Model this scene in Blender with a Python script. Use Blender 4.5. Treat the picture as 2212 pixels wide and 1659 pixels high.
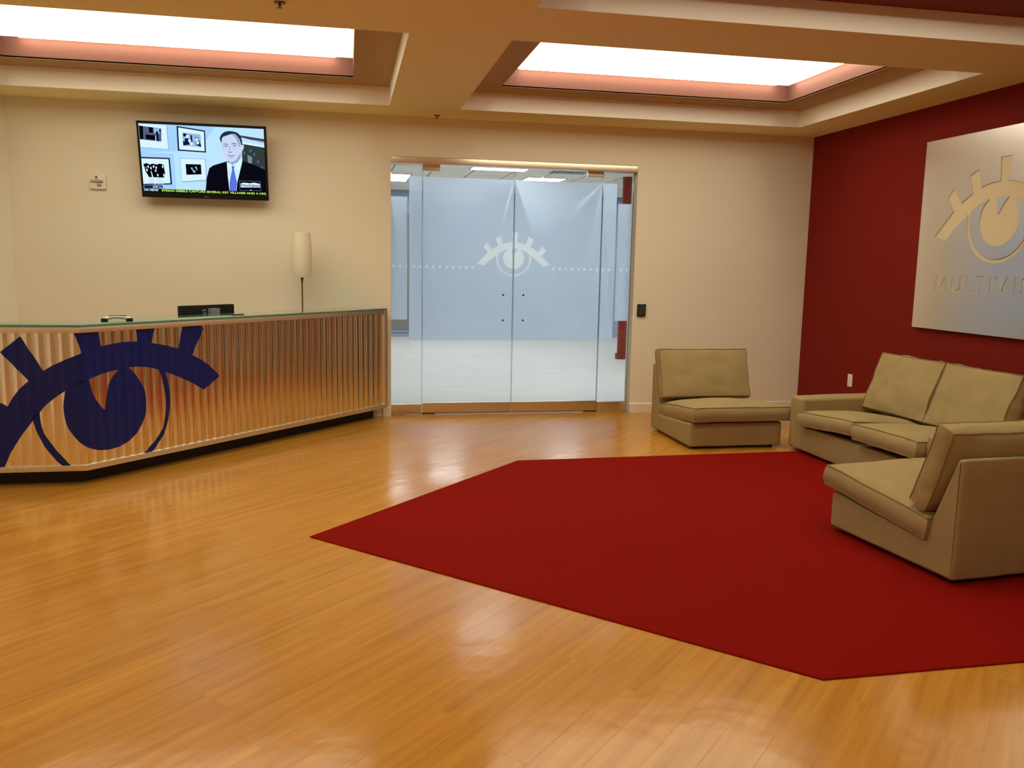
import bpy, bmesh, math, random
from mathutils import Vector, Matrix, noise
from mathutils.geometry import delaunay_2d_cdt
random.seed(7)
PI = math.pi
scn = bpy.context.scene
COL = scn.collection
for o in list(bpy.data.objects):
    bpy.data.objects.remove(o)

# ------------------------------------------------------------------ camera, world, exposure
def camera():
    yaw, pitch, roll, f = 0.19327098, -0.14084684, 0.0188646, 1828.3 / 2212.0
    fw = Vector((math.sin(yaw) * math.cos(pitch), math.cos(yaw) * math.cos(pitch), math.sin(pitch)))
    r = Vector((math.cos(yaw), -math.sin(yaw), 0))
    u = r.cross(fw)
    r2 = math.cos(roll) * r + math.sin(roll) * u
    u2 = -math.sin(roll) * r + math.cos(roll) * u
    cd = bpy.data.cameras.new('camera')
    cd.sensor_fit = 'HORIZONTAL'
    cd.sensor_width = 36.0
    cd.lens = 36.0 * f
    cd.clip_start = 0.05
    cd.clip_end = 100
    co = bpy.data.objects.new('camera', cd)
    m = Matrix((r2, u2, -fw)).transposed().to_4x4()
    m.translation = (0, 0, 1.5)
    co.matrix_world = m
    COL.objects.link(co)
    scn.camera = co
camera()
world = bpy.data.worlds.new('world')
scn.world = world
world.use_nodes = True
world.node_tree.nodes['Background'].inputs[0].default_value = (0.02, 0.018, 0.015, 1)
world.node_tree.nodes['Background'].inputs[1].default_value = 1.0
vs = scn.view_settings
vs.view_transform = 'Standard'
vs.look = 'None'
vs.gamma = 1.0
vs.exposure = 0.0
vs.use_curve_mapping = False
scn.cycles.use_denoising = True
scn.cycles.max_bounces = 10
scn.cycles.diffuse_bounces = 6
scn.cycles.glossy_bounces = 5
scn.cycles.transparent_max_bounces = 16
scn.cycles.sample_clamp_indirect = 6.0
scn.cycles.caustics_reflective = False
scn.cycles.caustics_refractive = False
PANEL_COLOR, PANEL_POWER = (1.0, 0.90, 0.66), 2.9
TUBE_POWER = 23.5                                        # fluorescent tubes along the panel edges       # the luminous ceiling panels
OFFICE_COLOR, OFFICE_POWER = (0.95, 0.98, 1.0), 12.0     # the troffers of the office behind the glass

# ------------------------------------------------------------------ materials
MATS = {}
def mat(name, color=(.8, .8, .8), rough=.5, metal=0.0, spec=.5, bump=0.0, bscale=200.0, var=0.0, vscale=3.0, coat=0.0, stretch=(1, 1, 1), coords='Object', bdist=.002):
    m = bpy.data.materials.new(name)
    m.use_nodes = True
    nt = m.node_tree
    b = nt.nodes['Principled BSDF']
    b.inputs['Base Color'].default_value = (*color, 1)
    b.inputs['Roughness'].default_value = rough
    b.inputs['Metallic'].default_value = metal
    b.inputs['Specular IOR Level'].default_value = spec
    b.inputs['Coat Weight'].default_value = coat
    tc = nt.nodes.new('ShaderNodeTexCoord')
    mp = nt.nodes.new('ShaderNodeMapping')
    mp.inputs['Scale'].default_value = stretch
    nt.links.new(tc.outputs[coords], mp.inputs['Vector'])
    if var:
        n = nt.nodes.new('ShaderNodeTexNoise')
        n.inputs['Scale'].default_value = vscale
        n.inputs['Detail'].default_value = 4
        nt.links.new(mp.outputs[0], n.inputs['Vector'])
        h = nt.nodes.new('ShaderNodeHueSaturation')
        h.inputs['Color'].default_value = (*color, 1)
        mr = nt.nodes.new('ShaderNodeMapRange')
        mr.inputs['From Min'].default_value = .3
        mr.inputs['From Max'].default_value = .7
        mr.inputs['To Min'].default_value = 1 - var
        mr.inputs['To Max'].default_value = 1 + var
        nt.links.new(n.outputs['Fac'], mr.inputs['Value'])
        nt.links.new(mr.outputs[0], h.inputs['Value'])
        nt.links.new(h.outputs[0], b.inputs['Base Color'])
    if bump:
        n2 = nt.nodes.new('ShaderNodeTexNoise')
        n2.inputs['Scale'].default_value = bscale
        n2.inputs['Detail'].default_value = 2
        nt.links.new(mp.outputs[0], n2.inputs['Vector'])
        bp = nt.nodes.new('ShaderNodeBump')
        bp.inputs['Strength'].default_value = bump
        bp.inputs['Distance'].default_value = bdist
        nt.links.new(n2.outputs['Fac'], bp.inputs['Height'])
        nt.links.new(bp.outputs[0], b.inputs['Normal'])
    MATS[name] = m
    return m

def emis(name, color, power):
    m = bpy.data.materials.new(name)
    m.use_nodes = True
    nt = m.node_tree
    nt.nodes.clear()
    e = nt.nodes.new('ShaderNodeEmission')
    e.inputs[0].default_value = (*color, 1)
    e.inputs[1].default_value = power
    o = nt.nodes.new('ShaderNodeOutputMaterial')
    nt.links.new(e.outputs[0], o.inputs[0])
    MATS[name] = m
    return m

def pane_material(name, tint, ior=1.5):
    m = bpy.data.materials.new(name)
    m.use_nodes = True
    nt = m.node_tree
    nt.nodes.clear()
    t = nt.nodes.new('ShaderNodeBsdfTransparent')
    t.inputs[0].default_value = (*tint, 1)
    g = nt.nodes.new('ShaderNodeBsdfGlossy')
    g.inputs['Roughness'].default_value = .02
    f = nt.nodes.new('ShaderNodeFresnel')
    f.inputs[0].default_value = ior
    mx = nt.nodes.new('ShaderNodeMixShader')
    o = nt.nodes.new('ShaderNodeOutputMaterial')
    nt.links.new(f.outputs[0], mx.inputs[0])
    nt.links.new(t.outputs[0], mx.inputs[1])
    nt.links.new(g.outputs[0], mx.inputs[2])
    nt.links.new(mx.outputs[0], o.inputs[0])
    MATS[name] = m
    return m

def film_material(name, tint, dcol, k_see, k_front):
    """translucent vinyl: scattered light from behind, a blurred view through, a little light from the front"""
    m = bpy.data.materials.new(name)
    m.use_nodes = True
    nt = m.node_tree
    nt.nodes.clear()
    t = nt.nodes.new('ShaderNodeBsdfTranslucent')
    t.inputs[0].default_value = (*tint, 1)
    r = nt.nodes.new('ShaderNodeBsdfRefraction')
    r.inputs[0].default_value = (*tint, 1)
    r.inputs['IOR'].default_value = 1.3
    r.inputs['Roughness'].default_value = .5
    d = nt.nodes.new('ShaderNodeBsdfDiffuse')
    d.inputs[0].default_value = (*dcol, 1)
    m1 = nt.nodes.new('ShaderNodeMixShader'); m1.inputs[0].default_value = k_see
    m2 = nt.nodes.new('ShaderNodeMixShader'); m2.inputs[0].default_value = k_front
    o = nt.nodes.new('ShaderNodeOutputMaterial')
    nt.links.new(t.outputs[0], m1.inputs[1])
    nt.links.new(r.outputs[0], m1.inputs[2])
    nt.links.new(m1.outputs[0], m2.inputs[1])
    nt.links.new(d.outputs[0], m2.inputs[2])
    nt.links.new(m2.outputs[0], o.inputs[0])
    MATS[name] = m
    return m

def wood_material():
    m = bpy.data.materials.new('maple_laminate')
    m.use_nodes = True
    nt = m.node_tree
    b = nt.nodes['Principled BSDF']
    b.inputs['Roughness'].default_value = .17
    b.inputs['Specular IOR Level'].default_value = .36
    tc = nt.nodes.new('ShaderNodeTexCoord')
    oi = nt.nodes.new('ShaderNodeObjectInfo')
    mul = nt.nodes.new('ShaderNodeMath'); mul.operation = 'MULTIPLY'; mul.inputs[1].default_value = 37.0
    nt.links.new(oi.outputs['Random'], mul.inputs[0])
    add = nt.nodes.new('ShaderNodeVectorMath'); add.operation = 'ADD'
    nt.links.new(tc.outputs['Object'], add.inputs[0])
    nt.links.new(mul.outputs[0], add.inputs[1])
    mp = nt.nodes.new('ShaderNodeMapping')
    mp.inputs['Scale'].default_value = (.7, 14, 1)
    nt.links.new(add.outputs[0], mp.inputs['Vector'])
    n = nt.nodes.new('ShaderNodeTexNoise')
    n.inputs['Scale'].default_value = 1.6
    n.inputs['Detail'].default_value = 6
    n.inputs['Roughness'].default_value = .6
    n.inputs['Distortion'].default_value = .6
    nt.links.new(mp.outputs[0], n.inputs['Vector'])
    cr = nt.nodes.new('ShaderNodeValToRGB')
    cr.color_ramp.elements[0].position = .28
    cr.color_ramp.elements[0].color = (.44, .180, .021, 1)
    cr.color_ramp.elements[1].position = .72
    cr.color_ramp.elements[1].color = (.61, .300, .045, 1)
    nt.links.new(n.outputs['Fac'], cr.inputs[0])
    h = nt.nodes.new('ShaderNodeHueSaturation')
    mr = nt.nodes.new('ShaderNodeMapRange')
    mr.inputs['To Min'].default_value = .965
    mr.inputs['To Max'].default_value = 1.03
    nt.links.new(oi.outputs['Random'], mr.inputs['Value'])
    nt.links.new(mr.outputs[0], h.inputs['Value'])
    nt.links.new(cr.outputs[0], h.inputs['Color'])
    nt.links.new(h.outputs[0], b.inputs['Base Color'])
    n2 = nt.nodes.new('ShaderNodeTexNoise')
    n2.inputs['Scale'].default_value = 6.0
    n2.inputs['Detail'].default_value = 3.0
    geo = nt.nodes.new('ShaderNodeNewGeometry')
    nt.links.new(geo.outputs['Position'], n2.inputs['Vector'])
    bp = nt.nodes.new('ShaderNodeBump')
    bp.inputs['Strength'].default_value = .34
    bp.inputs['Distance'].default_value = .006
    nt.links.new(n2.outputs['Fac'], bp.inputs['Height'])
    nt.links.new(bp.outputs[0], b.inputs['Normal'])
    MATS['wood'] = m
    return m

def carpet_material():
    m = mat('red_carpet', (.225, .0058, .0022), .95, bump=.9, bscale=420, var=.12, vscale=140, spec=.05)
    b = m.node_tree.nodes['Principled BSDF']
    b.inputs['Sheen Weight'].default_value = .0
    b.inputs['Sheen Tint'].default_value = (.9, .15, .08, 1)
    return m

WOOD = wood_material()
CARPET = carpet_material()
WALL = mat('cream_wall_paint', (.80, .75, .62), .75, bump=.12, bscale=260, var=.012, vscale=1.5)
CEIL = mat('ceiling_paint', (.90, .80, .45), .85, bump=.08, bscale=200)
FASCIA = mat('tray_fascia_paint', (.95, .91, .82), .8)
SOFFIT = mat('taupe_soffit_paint', (.45, .285, .12), .85)
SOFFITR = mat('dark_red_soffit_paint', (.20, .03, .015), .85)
TRIMW = mat('trim_paint', (.80, .75, .63), .45)
RED = mat('dark_red_wall_paint', (.19, .0065, .0024), .8, spec=.25, bump=.15, bscale=260, var=.04, vscale=2)
REDCOL = mat('brick_red_column_paint', (.24, .040, .028), .8, spec=.2)
WELL = mat('red_light_well_paint', (.135, .046, .032), .8)
FABRIC = mat('khaki_slipcover', (.37, .28, .132), .92, bump=.35, bscale=700, var=.05, vscale=9, spec=.2)
PIPING = mat('khaki_piping', (.25, .184, .084), .92, spec=.2)
STEEL = mat('brushed_stainless', (.87, .77, .61), .30, 1.0, bump=.05, bscale=60, stretch=(1, 1, 40))
CORR = mat('corrugated_galvanised', (.92, .87, .77), .21, 1.0, var=.03, vscale=4)
ALU = mat('satin_aluminium_frame', (.86, .80, .66), .42, 1.0)
BLUE = mat('navy_blue_paint', (.003, .012, .16), .42, spec=.35)
BLACK = mat('black_toe_kick', (.010, .009, .012), .6)
BLACKP = mat('black_plastic', (.006, .006, .007), .45, spec=.25)
GREYP = mat('grey_plastic', (.20, .20, .20), .4)
SILVER = mat('silver_plastic', (.55, .52, .47), .3, .6)
WHITEP = mat('white_plastic', (.80, .76, .68), .4)
DARKSLOT = mat('dark_slot', (.03, .028, .025), .6)
BRASS = mat('dark_bronze', (.16, .09, .035), .35, .9)
SHADE = mat('cream_fabric_shade', (.76, .70, .57), .8, bump=.2, bscale=90, stretch=(60, 60, 1))
SIGN = mat('brushed_aluminium_sign', (.93, .94, .95), .28, 1.0, bump=.03, bscale=80, stretch=(1, 1, 30))
SIGNB = mat('cream_sign_backing', (.70, .60, .40), .5)
WORKTOP = mat('worktop_laminate', (.45, .38, .30), .5)
GLASS = pane_material('clear_glass', (.95, .985, .975))
GLASSEDGE = mat('glass_edge', (.06, .12, .11), .15)
GREENGLASS = mat('green_tinted_glass_top', (.10, .27, .20), .06, spec=.6, coat=.5)
FILM = film_material('frosted_film', (.66, .74, .86), (.42, .48, .62), .30, .10)
VINYL = film_material('white_vinyl', (.90, .92, .94), (.76, .81, .90), .06, .15)
OFLOOR = mat('office_grey_flooring', (.60, .575, .545), .5, var=.06, vscale=2, stretch=(.6, 6, 1))
OWALL = mat('office_wall_paint', (.36, .44, .56), .8)
OTILE = mat('acoustic_ceiling_tile', (.88, .83, .75), .9, bump=.3, bscale=120)
OGRID = mat('ceiling_grid_metal', (.45, .44, .41), .5)
OGREY = mat('office_grey_panel', (.20, .195, .185), .6)
PANEL = emis('luminous_ceiling_panel', PANEL_COLOR, PANEL_POWER)
TUBE = emis('fluorescent_tube', PANEL_COLOR, TUBE_POWER)
TROFFER = emis('office_troffer_lens', OFFICE_COLOR, OFFICE_POWER)

# ------------------------------------------------------------------ mesh helpers
class MB:
    """collects verts and faces, then links them as one mesh object"""
    def __init__(self):
        self.v = []; self.f = []; self.m = []
    def add(self, vs_, fs_, mi=0):
        n = len(self.v)
        self.v += [tuple(p) for p in vs_]
        self.f += [tuple(n + i for i in f) for f in fs_]
        self.m += [mi] * len(fs_)
        return self
    def box(self, x0, y0, z0, x1, y1, z1, mi=0):
        v = [(x0, y0, z0), (x1, y0, z0), (x1, y1, z0), (x0, y1, z0), (x0, y0, z1), (x1, y0, z1), (x1, y1, z1), (x0, y1, z1)]
        f = [(0, 3, 2, 1), (4, 5, 6, 7), (0, 1, 5, 4), (1, 2, 6, 5), (2, 3, 7, 6), (3, 0, 4, 7)]
        return self.add(v, f, mi)
    def prism(self, poly, z0, z1, mi=0):
        """plan polygon (counter-clockwise) extruded in z"""
        n = len(poly)
        v = [(x, y, z0) for x, y in poly] + [(x, y, z1) for x, y in poly]
        f = [tuple(range(n - 1, -1, -1)), tuple(range(n, 2 * n))]
        f += [(i, (i + 1) % n, n + (i + 1) % n, n + i) for i in range(n)]
        return self.add(v, f, mi)
    def lathe(self, prof, c=(0, 0, 0), seg=24, mi=0, caps=True):
        v = []; f = []
        k = len(prof)
        for i in range(seg):
            a = 2 * PI * i / seg
            for r, z in prof:
                v.append((c[0] + r * math.cos(a), c[1] + r * math.sin(a), c[2] + z))
        for i in range(seg):
            j = (i + 1) % seg
            for q in range(k - 1):
                f.append((i * k + q, j * k + q, j * k + q + 1, i * k + q + 1))
        if caps:
            f.append(tuple(i * k for i in range(seg - 1, -1, -1)))
            f.append(tuple(i * k + k - 1 for i in range(seg)))
        return self.add(v, f, mi)
    def tube(self, pts, r, seg=8, closed=False, mi=0):
        P = [Vector(p) for p in pts]
        n = len(P)
        v = []; f = []
        up = Vector((0, 0, 1))
        for i, p in enumerate(P):
            a = P[(i - 1) % n] if (closed or i > 0) else p
            b = P[(i + 1) % n] if (closed or i < n - 1) else p
            t = (b - a)
            t = t.normalized() if t.length > 1e-9 else Vector((1, 0, 0))
            s = t.cross(up)
            if s.length < .05:
                s = t.cross(Vector((1, 0, 0)))
            s.normalize()
            w = s.cross(t)
            rr = r[i] if isinstance(r, (list, tuple)) else r
            for k in range(seg):
                an = 2 * PI * k / seg
                v.append(p + rr * (math.cos(an) * s + math.sin(an) * w))
        m = n if closed else n - 1
        for i in range(m):
            j = (i + 1) % n
            for k in range(seg):
                l = (k + 1) % seg
                f.append((i * seg + k, i * seg + l, j * seg + l, j * seg + k))
        if not closed:
            f.append(tuple(range(seg - 1, -1, -1)))
            f.append(tuple((n - 1) * seg + k for k in range(seg)))
        return self.add(v, f, mi)
    def build(self, name, material, parent=None, smooth=False, bevel=0.0, sharp=35, loc=None):
        me = bpy.data.meshes.new(name)
        me.from_pydata([tuple(p) for p in self.v], [], self.f)
        ms = material if isinstance(material, (list, tuple)) else [material]
        for q in ms:
            me.materials.append(q)
        me.polygons.foreach_set('material_index', self.m)
        bm = bmesh.new()
        bm.from_mesh(me)
        bmesh.ops.recalc_face_normals(bm, faces=bm.faces)
        if bevel:
            bmesh.ops.bevel(bm, geom=[e for e in bm.edges if e.calc_face_angle(0) > .5], offset=bevel, segments=2, affect='EDGES', profile=.7)
        if smooth or bevel:
            for p in bm.faces:
                p.smooth = len(p.verts) < 30
            for e in bm.edges:
                if e.calc_face_angle(0) > math.radians(sharp):
                    e.smooth = False
        bm.to_mesh(me)
        bm.free()
        return link(name, me, parent, loc)

def link(name, me, parent=None, loc=None):
    o = bpy.data.objects.new(name, me)
    COL.objects.link(o)
    if parent:
        o.parent = parent
    if loc:
        o.location = loc
    return o

def tag(o, label=None, cat=None, group=None, kind=None):
    if label: o['label'] = label
    if cat: o['category'] = cat
    if group: o['group'] = group
    if kind: o['kind'] = kind
    return o

def thing(name, label, cat, loc=(0, 0, 0), rz=0.0, group=None, kind=None):
    o = bpy.data.objects.new(name, None)
    o.empty_display_size = .1
    COL.objects.link(o)
    o.location = loc
    o.rotation_euler = (0, 0, rz)
    return tag(o, label, cat, group, kind)

def catmull(pts, n=6):
    out = []
    for i in range(len(pts) - 1):
        p0 = pts[max(i - 1, 0)]; p1 = pts[i]; p2 = pts[i + 1]; p3 = pts[min(i + 2, len(pts) - 1)]
        for k in range(n):
            t = k / n
            out.append(tuple(.5 * ((2 * b) + (-a + c) * t + (2 * a - 5 * b + 4 * c - d) * t * t + (-a + 3 * b - 3 * c + d) * t ** 3) for a, b, c, d in zip(p0, p1, p2, p3)))
    out.append(tuple(pts[-1]))
    return out

def fill2d(poly):
    """2d outline -> (verts, tris)"""
    from mathutils.geometry import tessellate_polygon
    cl = []
    for p in poly:
        if not cl or (abs(p[0] - cl[-1][0]) + abs(p[1] - cl[-1][1])) > 1e-6:
            cl.append(p)
    if abs(cl[0][0] - cl[-1][0]) + abs(cl[0][1] - cl[-1][1]) < 1e-6:
        cl.pop()
    t = tessellate_polygon([[Vector((x, y, 0)) for x, y in cl]])
    return cl, [tuple(q) for q in t]

def extrude2d(mb, poly, place, d0, d1, mi=0):
    """outline in (a,b) extruded from depth d0 to d1; place(a,b,d) -> xyz"""
    p, t = fill2d(poly)
    n = len(p)
    v = [place(a, b, d0) for a, b in p] + [place(a, b, d1) for a, b in p]
    f = [q for q in t] + [tuple(n + i for i in reversed(q)) for q in t]
    f += [(i, (i + 1) % n, n + (i + 1) % n, n + i) for i in range(n)]
    mb.add(v, f, mi)

def clip_half(poly, nx, ny, c):
    """keep nx*x+ny*y <= c"""
    out = []
    for i in range(len(poly)):
        a = poly[i]; b = poly[(i + 1) % len(poly)]
        da = nx * a[0] + ny * a[1] - c
        db = nx * b[0] + ny * b[1] - c
        if da <= 0:
            out.append(a)
        if da * db < 0:
            t = da / (da - db)
            out.append((a[0] + t * (b[0] - a[0]), a[1] + t * (b[1] - a[1])))
    return out

def text_tris(body, h, bold=0.0, width=None):
    """flat lettering as (verts2d, faces); cap height h, optional total width"""
    cu = bpy.data.curves.new('lettering', 'FONT')
    cu.body = body
    cu.size = 1.0
    cu.offset = bold
    cu.resolution_u = 3
    ob = bpy.data.objects.new('lettering', cu)
    COL.objects.link(ob)
    dg = bpy.context.evaluated_depsgraph_get()
    me = bpy.data.meshes.new_from_object(ob.evaluated_get(dg))
    v = [(p.co.x, p.co.y) for p in me.vertices]
    f = [tuple(p.vertices) for p in me.polygons]
    bpy.data.objects.remove(ob)
    bpy.data.curves.remove(cu)
    bpy.data.meshes.remove(me)
    x0 = min(p[0] for p in v); x1 = max(p[0] for p in v); y1 = max(p[1] for p in v)
    sy = h / y1
    sx = (width / (x1 - x0)) if width else sy
    return [((x - x0) * sx, y * sy) for x, y in v], f

# ------------------------------------------------------------------ room constants
YB, XR, XL = 8.25, 4.743, -3.6          # back wall, right wall, left wall
ZC, ZS, ZP = 2.85, 3.005, 3.16          # ceiling, soffit in the trays, luminous panels
Y0 = -2.6                               # wall behind the camera
DX0, DX1, DZ = 0.412, 2.853, 2.487      # opening with the glass doors
GY = 8.36                               # plane of the glass

# ------------------------------------------------------------------ shell
def shell():
    mb = MB()
    mb.box(XL - 1.2, Y0 - .2, -.20, XR + .2, 8.42, -.008)
    mb.box(XL - 1.2, Y0 - .2, -.20, XR + .2, 1.2, 0.0)
    fl = mb.build('floor', WOOD)
    tag(fl, 'glossy honey-coloured wood floor laid diagonally across the lobby', 'floor', kind='structure')
    # planks run at 45 degrees, like the desk front and the edges of the rug
    a = math.radians(45)
    L, W = 1.285, .142
    rug = RUG
    gx = 0
    full = None
    count = 0
    spots = []
    for j in range(-60, 60):
        v0 = j * W
        off = (j * .537) % 1.0 * L
        for i in range(-8, 10):
            u0 = i * L + off
            q = [(u0, v0), (u0 + L, v0), (u0 + L, v0 + W), (u0, v0 + W)]
            P = [(math.cos(a) * u - math.sin(a) * v, 2.0 + math.sin(a) * u + math.cos(a) * v) for u, v in q]
            cx = sum(p[0] for p in P) / 4; cy = sum(p[1] for p in P) / 4
            spots.append((cx, cy, P))
    stuff = MB()
    ch = .00045
    for cx, cy, P in spots:
        C = P
        for n_ in ((1, 0, XR), (-1, 0, 3.5), (0, 1, 8.36), (0, -1, -1.45)):
            if C: C = clip_half(C, *n_)
        # behind the back wall only the doorway is floored; the 45 degree wall cuts the corner
        if C: C = clip_half(C, -.7071, .7071, (.7071 * (2.885 + 8.25)))
        if len(C) < 3: continue
        if max(p[1] for p in C) > YB and not (DX0 < cx < DX1):
            C = clip_half(C, 0, 1, YB)
        if len(C) < 3: continue
        if all(inside(p, rug, .02) for p in C): continue
        # view wedge of the photograph with a margin for a step to the side
        mx = sum(p[0] for p in C) / len(C); my = sum(p[1] for p in C) / len(C)
        vis = (my > 1.75 and mx > -.44 * my - .9 and mx < .97 * my + .9)
        cen = Vector((mx, my, 0))
        loc = [(math.cos(a) * (x - mx) + math.sin(a) * (y - my), -math.sin(a) * (x - mx) + math.cos(a) * (y - my)) for x, y in C]
        n = len(loc)
        ins = [(x * (1 - ch / max(.02, abs(x))) if abs(x) > .02 else x, y * (1 - ch / max(.02, abs(y))) if abs(y) > .02 else y) for x, y in loc]
        v = [(x, y, -.012) for x, y in loc] + [(x, y, -ch * .8) for x, y in loc] + [(x, y, 0) for x, y in ins]
        f = [tuple(range(2 * n, 3 * n))]
        for k in range(n):
            l = (k + 1) % n
            f += [(k, l, n + l, n + k), (n + k, n + l, 2 * n + l, 2 * n + k)]
        if vis and count < 300:
            me = None
            whole = (n == 4 and abs(abs((C[1][0] - C[0][0]) ** 2 + (C[1][1] - C[0][1]) ** 2) - L * L) < 1e-6)
            if whole and full:
                me = full
            else:
                me = bpy.data.meshes.new('plank')
                me.from_pydata(v, [], f)
                me.materials.append(WOOD)
                if whole: full = me
            o = link('plank', me, fl)
            o.location = cen
            o.rotation_euler = (random.gauss(0, .0004), random.gauss(0, .0002), a)
            count += 1
        else:
            stuff.add([(mx + math.cos(a) * x - math.sin(a) * y, my + math.sin(a) * x + math.cos(a) * y, z) for x, y, z in v], f)
    so = stuff.build('plank_remainder', WOOD, fl)
    so['kind'] = 'stuff'

    # walls
    mb = MB()
    t = .17
    mb.box(-2.885, YB, 0, DX0, YB + t, ZS + .3)
    mb.box(DX1, YB, 0, XR + t, YB + t, ZS + .3)
    mb.box(DX0, YB, DZ, DX1, YB + t, ZS + .3)
    w = mb.build('wall_back', WALL)
    tag(w, 'long cream wall holding the glass doors and the television', 'wall', kind='structure')
    mb = MB()
    mb.prism([(-2.885, 8.25), (XL, 8.25 - (-2.885 - XL)), (XL, Y0), (XL - t, Y0), (XL - t, 8.42), (-2.885, 8.42)], 0, ZS + .3)
    w = mb.build('wall_left', WALL)
    tag(w, 'cream wall turning the corner behind the left end of the desk', 'wall', kind='structure')
    w = MB().box(XR, Y0, 0, XR + t, YB, ZS + .3).build('wall_right', RED)
    tag(w, 'dark red accent wall behind the sofa', 'wall', kind='structure')
    w = MB().box(XL - t, Y0 - t, 0, XR + t, Y0, ZS + .3).build('wall_front', WALL)
    tag(w, 'cream wall behind the viewer', 'wall', kind='structure')
    # skirting
    def skirt(name, x0, x1, lab):
        mb = MB()
        mb.add([(x0, YB, 0), (x0, YB - .014, 0), (x0, YB - .014, .088), (x0, YB - .006, .1), (x0, YB, .1),
                (x1, YB, 0), (x1, YB - .014, 0), (x1, YB - .014, .088), (x1, YB - .006, .1), (x1, YB, .1)],
               [(0, 1, 2, 3, 4), (9, 8, 7, 6, 5), (0, 5, 6, 1), (1, 6, 7, 2), (2, 7, 8, 3), (3, 8, 9, 4), (4, 9, 5, 0)])
        tag(mb.build(name, TRIMW), lab, 'baseboard', kind='structure')
    skirt('baseboard_back', DX1, XR, 'cream baseboard between the glass doors and the red wall')
    skirt('baseboard_left', .335, DX0, 'short cream baseboard between desk and glass doors')
    tag(MB().box(XR - .014, Y0, 0, XR, YB - .02, .1).build('baseboard_right', RED), 'dark red baseboard along the accent wall', 'baseboard', kind='structure')

    # ceiling with its recessed trays
    xs = sorted({XL - t, XR + t} | {a_ for T in TRAYS for a_ in (T[0], T[1])})
    ys = sorted({Y0 - t, YB + t} | {a_ for T in TRAYS for a_ in (T[2], T[3])})
    mb = MB()
    def hole(cx, cy):
        return any(T[0] < cx < T[1] and T[2] < cy < T[3] for T in TRAYS)
    for i in range(len(xs) - 1):
        for j in range(len(ys) - 1):
            if not hole((xs[i] + xs[i + 1]) / 2, (ys[j] + ys[j + 1]) / 2):
                mb.add([(xs[i], ys[j], ZC), (xs[i + 1], ys[j], ZC), (xs[i + 1], ys[j + 1], ZC), (xs[i], ys[j + 1], ZC)], [(0, 3, 2, 1)])
    mb.box(XL - t, Y0 - t, ZP + .03, XR + t, YB + t, ZP + .2)
    ce = mb.build('ceiling', CEIL)
    tag(ce, 'cream ceiling with rectangular recessed trays', 'ceiling', kind='structure')
    for x0, x1, y0, y1 in TRAYS:
        mb = MB()
        for (a0, b0, a1, b1) in ((x0 - .02, y0 - .02, x1 + .02, y0), (x0 - .02, y1, x1 + .02, y1 + .02), (x0 - .02, y0, x0, y1), (x1, y0, x1 + .02, y1)):
            mb.box(a0, b0, ZC + .0006, a1, b1, ZS + .02)
        mb.build('tray_fascia', FASCIA, ce)
        s = .313
        mb = MB()
        for (a0, b0, a1, b1) in ((x0, y0, x1, y0 + s), (x0, y1 - s, x1, y1), (x0, y0 + s, x0 + s, y1 - s), (x1 - s, y0 + s, x1, y1 - s)):
            mb.box(a0, b0, ZS, a1, b1, ZS + .012)
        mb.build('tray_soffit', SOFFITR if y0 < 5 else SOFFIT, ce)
        mb = MB()
        a0, a1, b0, b1 = x0 + s, x1 - s, y0 + s, y1 - s
        for q in ((a0 - .012, b0 - .012, a1 + .012, b0), (a0 - .012, b1, a1 + .012, b1 + .012), (a0 - .012, b0, a0, b1), (a1, b0, a1 + .012, b1)):
            mb.box(q[0], q[1], ZS + .001, q[2], q[3], ZP + .02)
        mb.build('light_well', WELL, ce)

def inside(p, poly, m=0.0):
    n = len(poly)
    for i in range(n):
        a = poly[i]; b = poly[(i + 1) % n]
        e = (b[0] - a[0], b[1] - a[1])
        l = math.hypot(*e)
        if (e[0] * (p[1] - a[1]) - e[1] * (p[0] - a[0])) / l < m:
            return False
    return True

RUG = [(-.213, 4.585), (1.71, 2.66), (4.66, 2.70), (4.66, 6.33), (1.27, 6.228)]
TRAYS = [(-2.905, .375, 5.31, 7.735), (1.0, 4.285, 5.31, 7.735), (1.0, 4.285, 3.10, 4.62), (-2.905, .375, 3.10, 4.62), (1.0, 4.285, .3, 1.82), (-2.905, .375, .3, 1.82)]  # the last three trays are unseen, added to hold fill panels
shell()

def panels():
    labs = ['glowing white rectangular light panel in the ceiling tray over the desk',
            'glowing white light panel in the ceiling tray in front of the glass doors',
            'warm light panel in the narrow ceiling tray above the red carpet',
            'added fill light panel in an unseen ceiling tray before the desk, above the frame',
            'added fill light panel in an unseen ceiling tray overhead on the right of the viewer',
            'added fill light panel in an unseen ceiling tray overhead on the left of the viewer']
    s = .313
    for T, lab in zip(TRAYS, labs):  # last three panels are added to brighten the near floor and chair backs
        cx, cy = (T[0] + T[1]) / 2, (T[2] + T[3]) / 2
        hx, hy = (T[1] - T[0]) / 2 - s, (T[3] - T[2]) / 2 - s
        t = thing('ceiling_light', lab, 'ceiling light', (cx, cy, ZP), group='luminous ceiling panels')
        MB().box(-hx, -hy, 0, hx, hy, .006).build('diffuser', PANEL, t)
        MB().box(-hx, -hy, .006, hx, hy, .028).build('housing', WHITEP, t)
        for q in ((-hx + .14, -hy + .03, hx - .14, -hy + .07), (-hx + .14, hy - .07, hx - .14, hy - .03), (-hx + .03, -hy + .14, -hx + .07, hy - .14), (hx - .07, -hy + .14, hx - .03, hy - .14)):
            MB().box(q[0], q[1], -.012, q[2], q[3], -.001).build('tube', TUBE, t)
panels()

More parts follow.
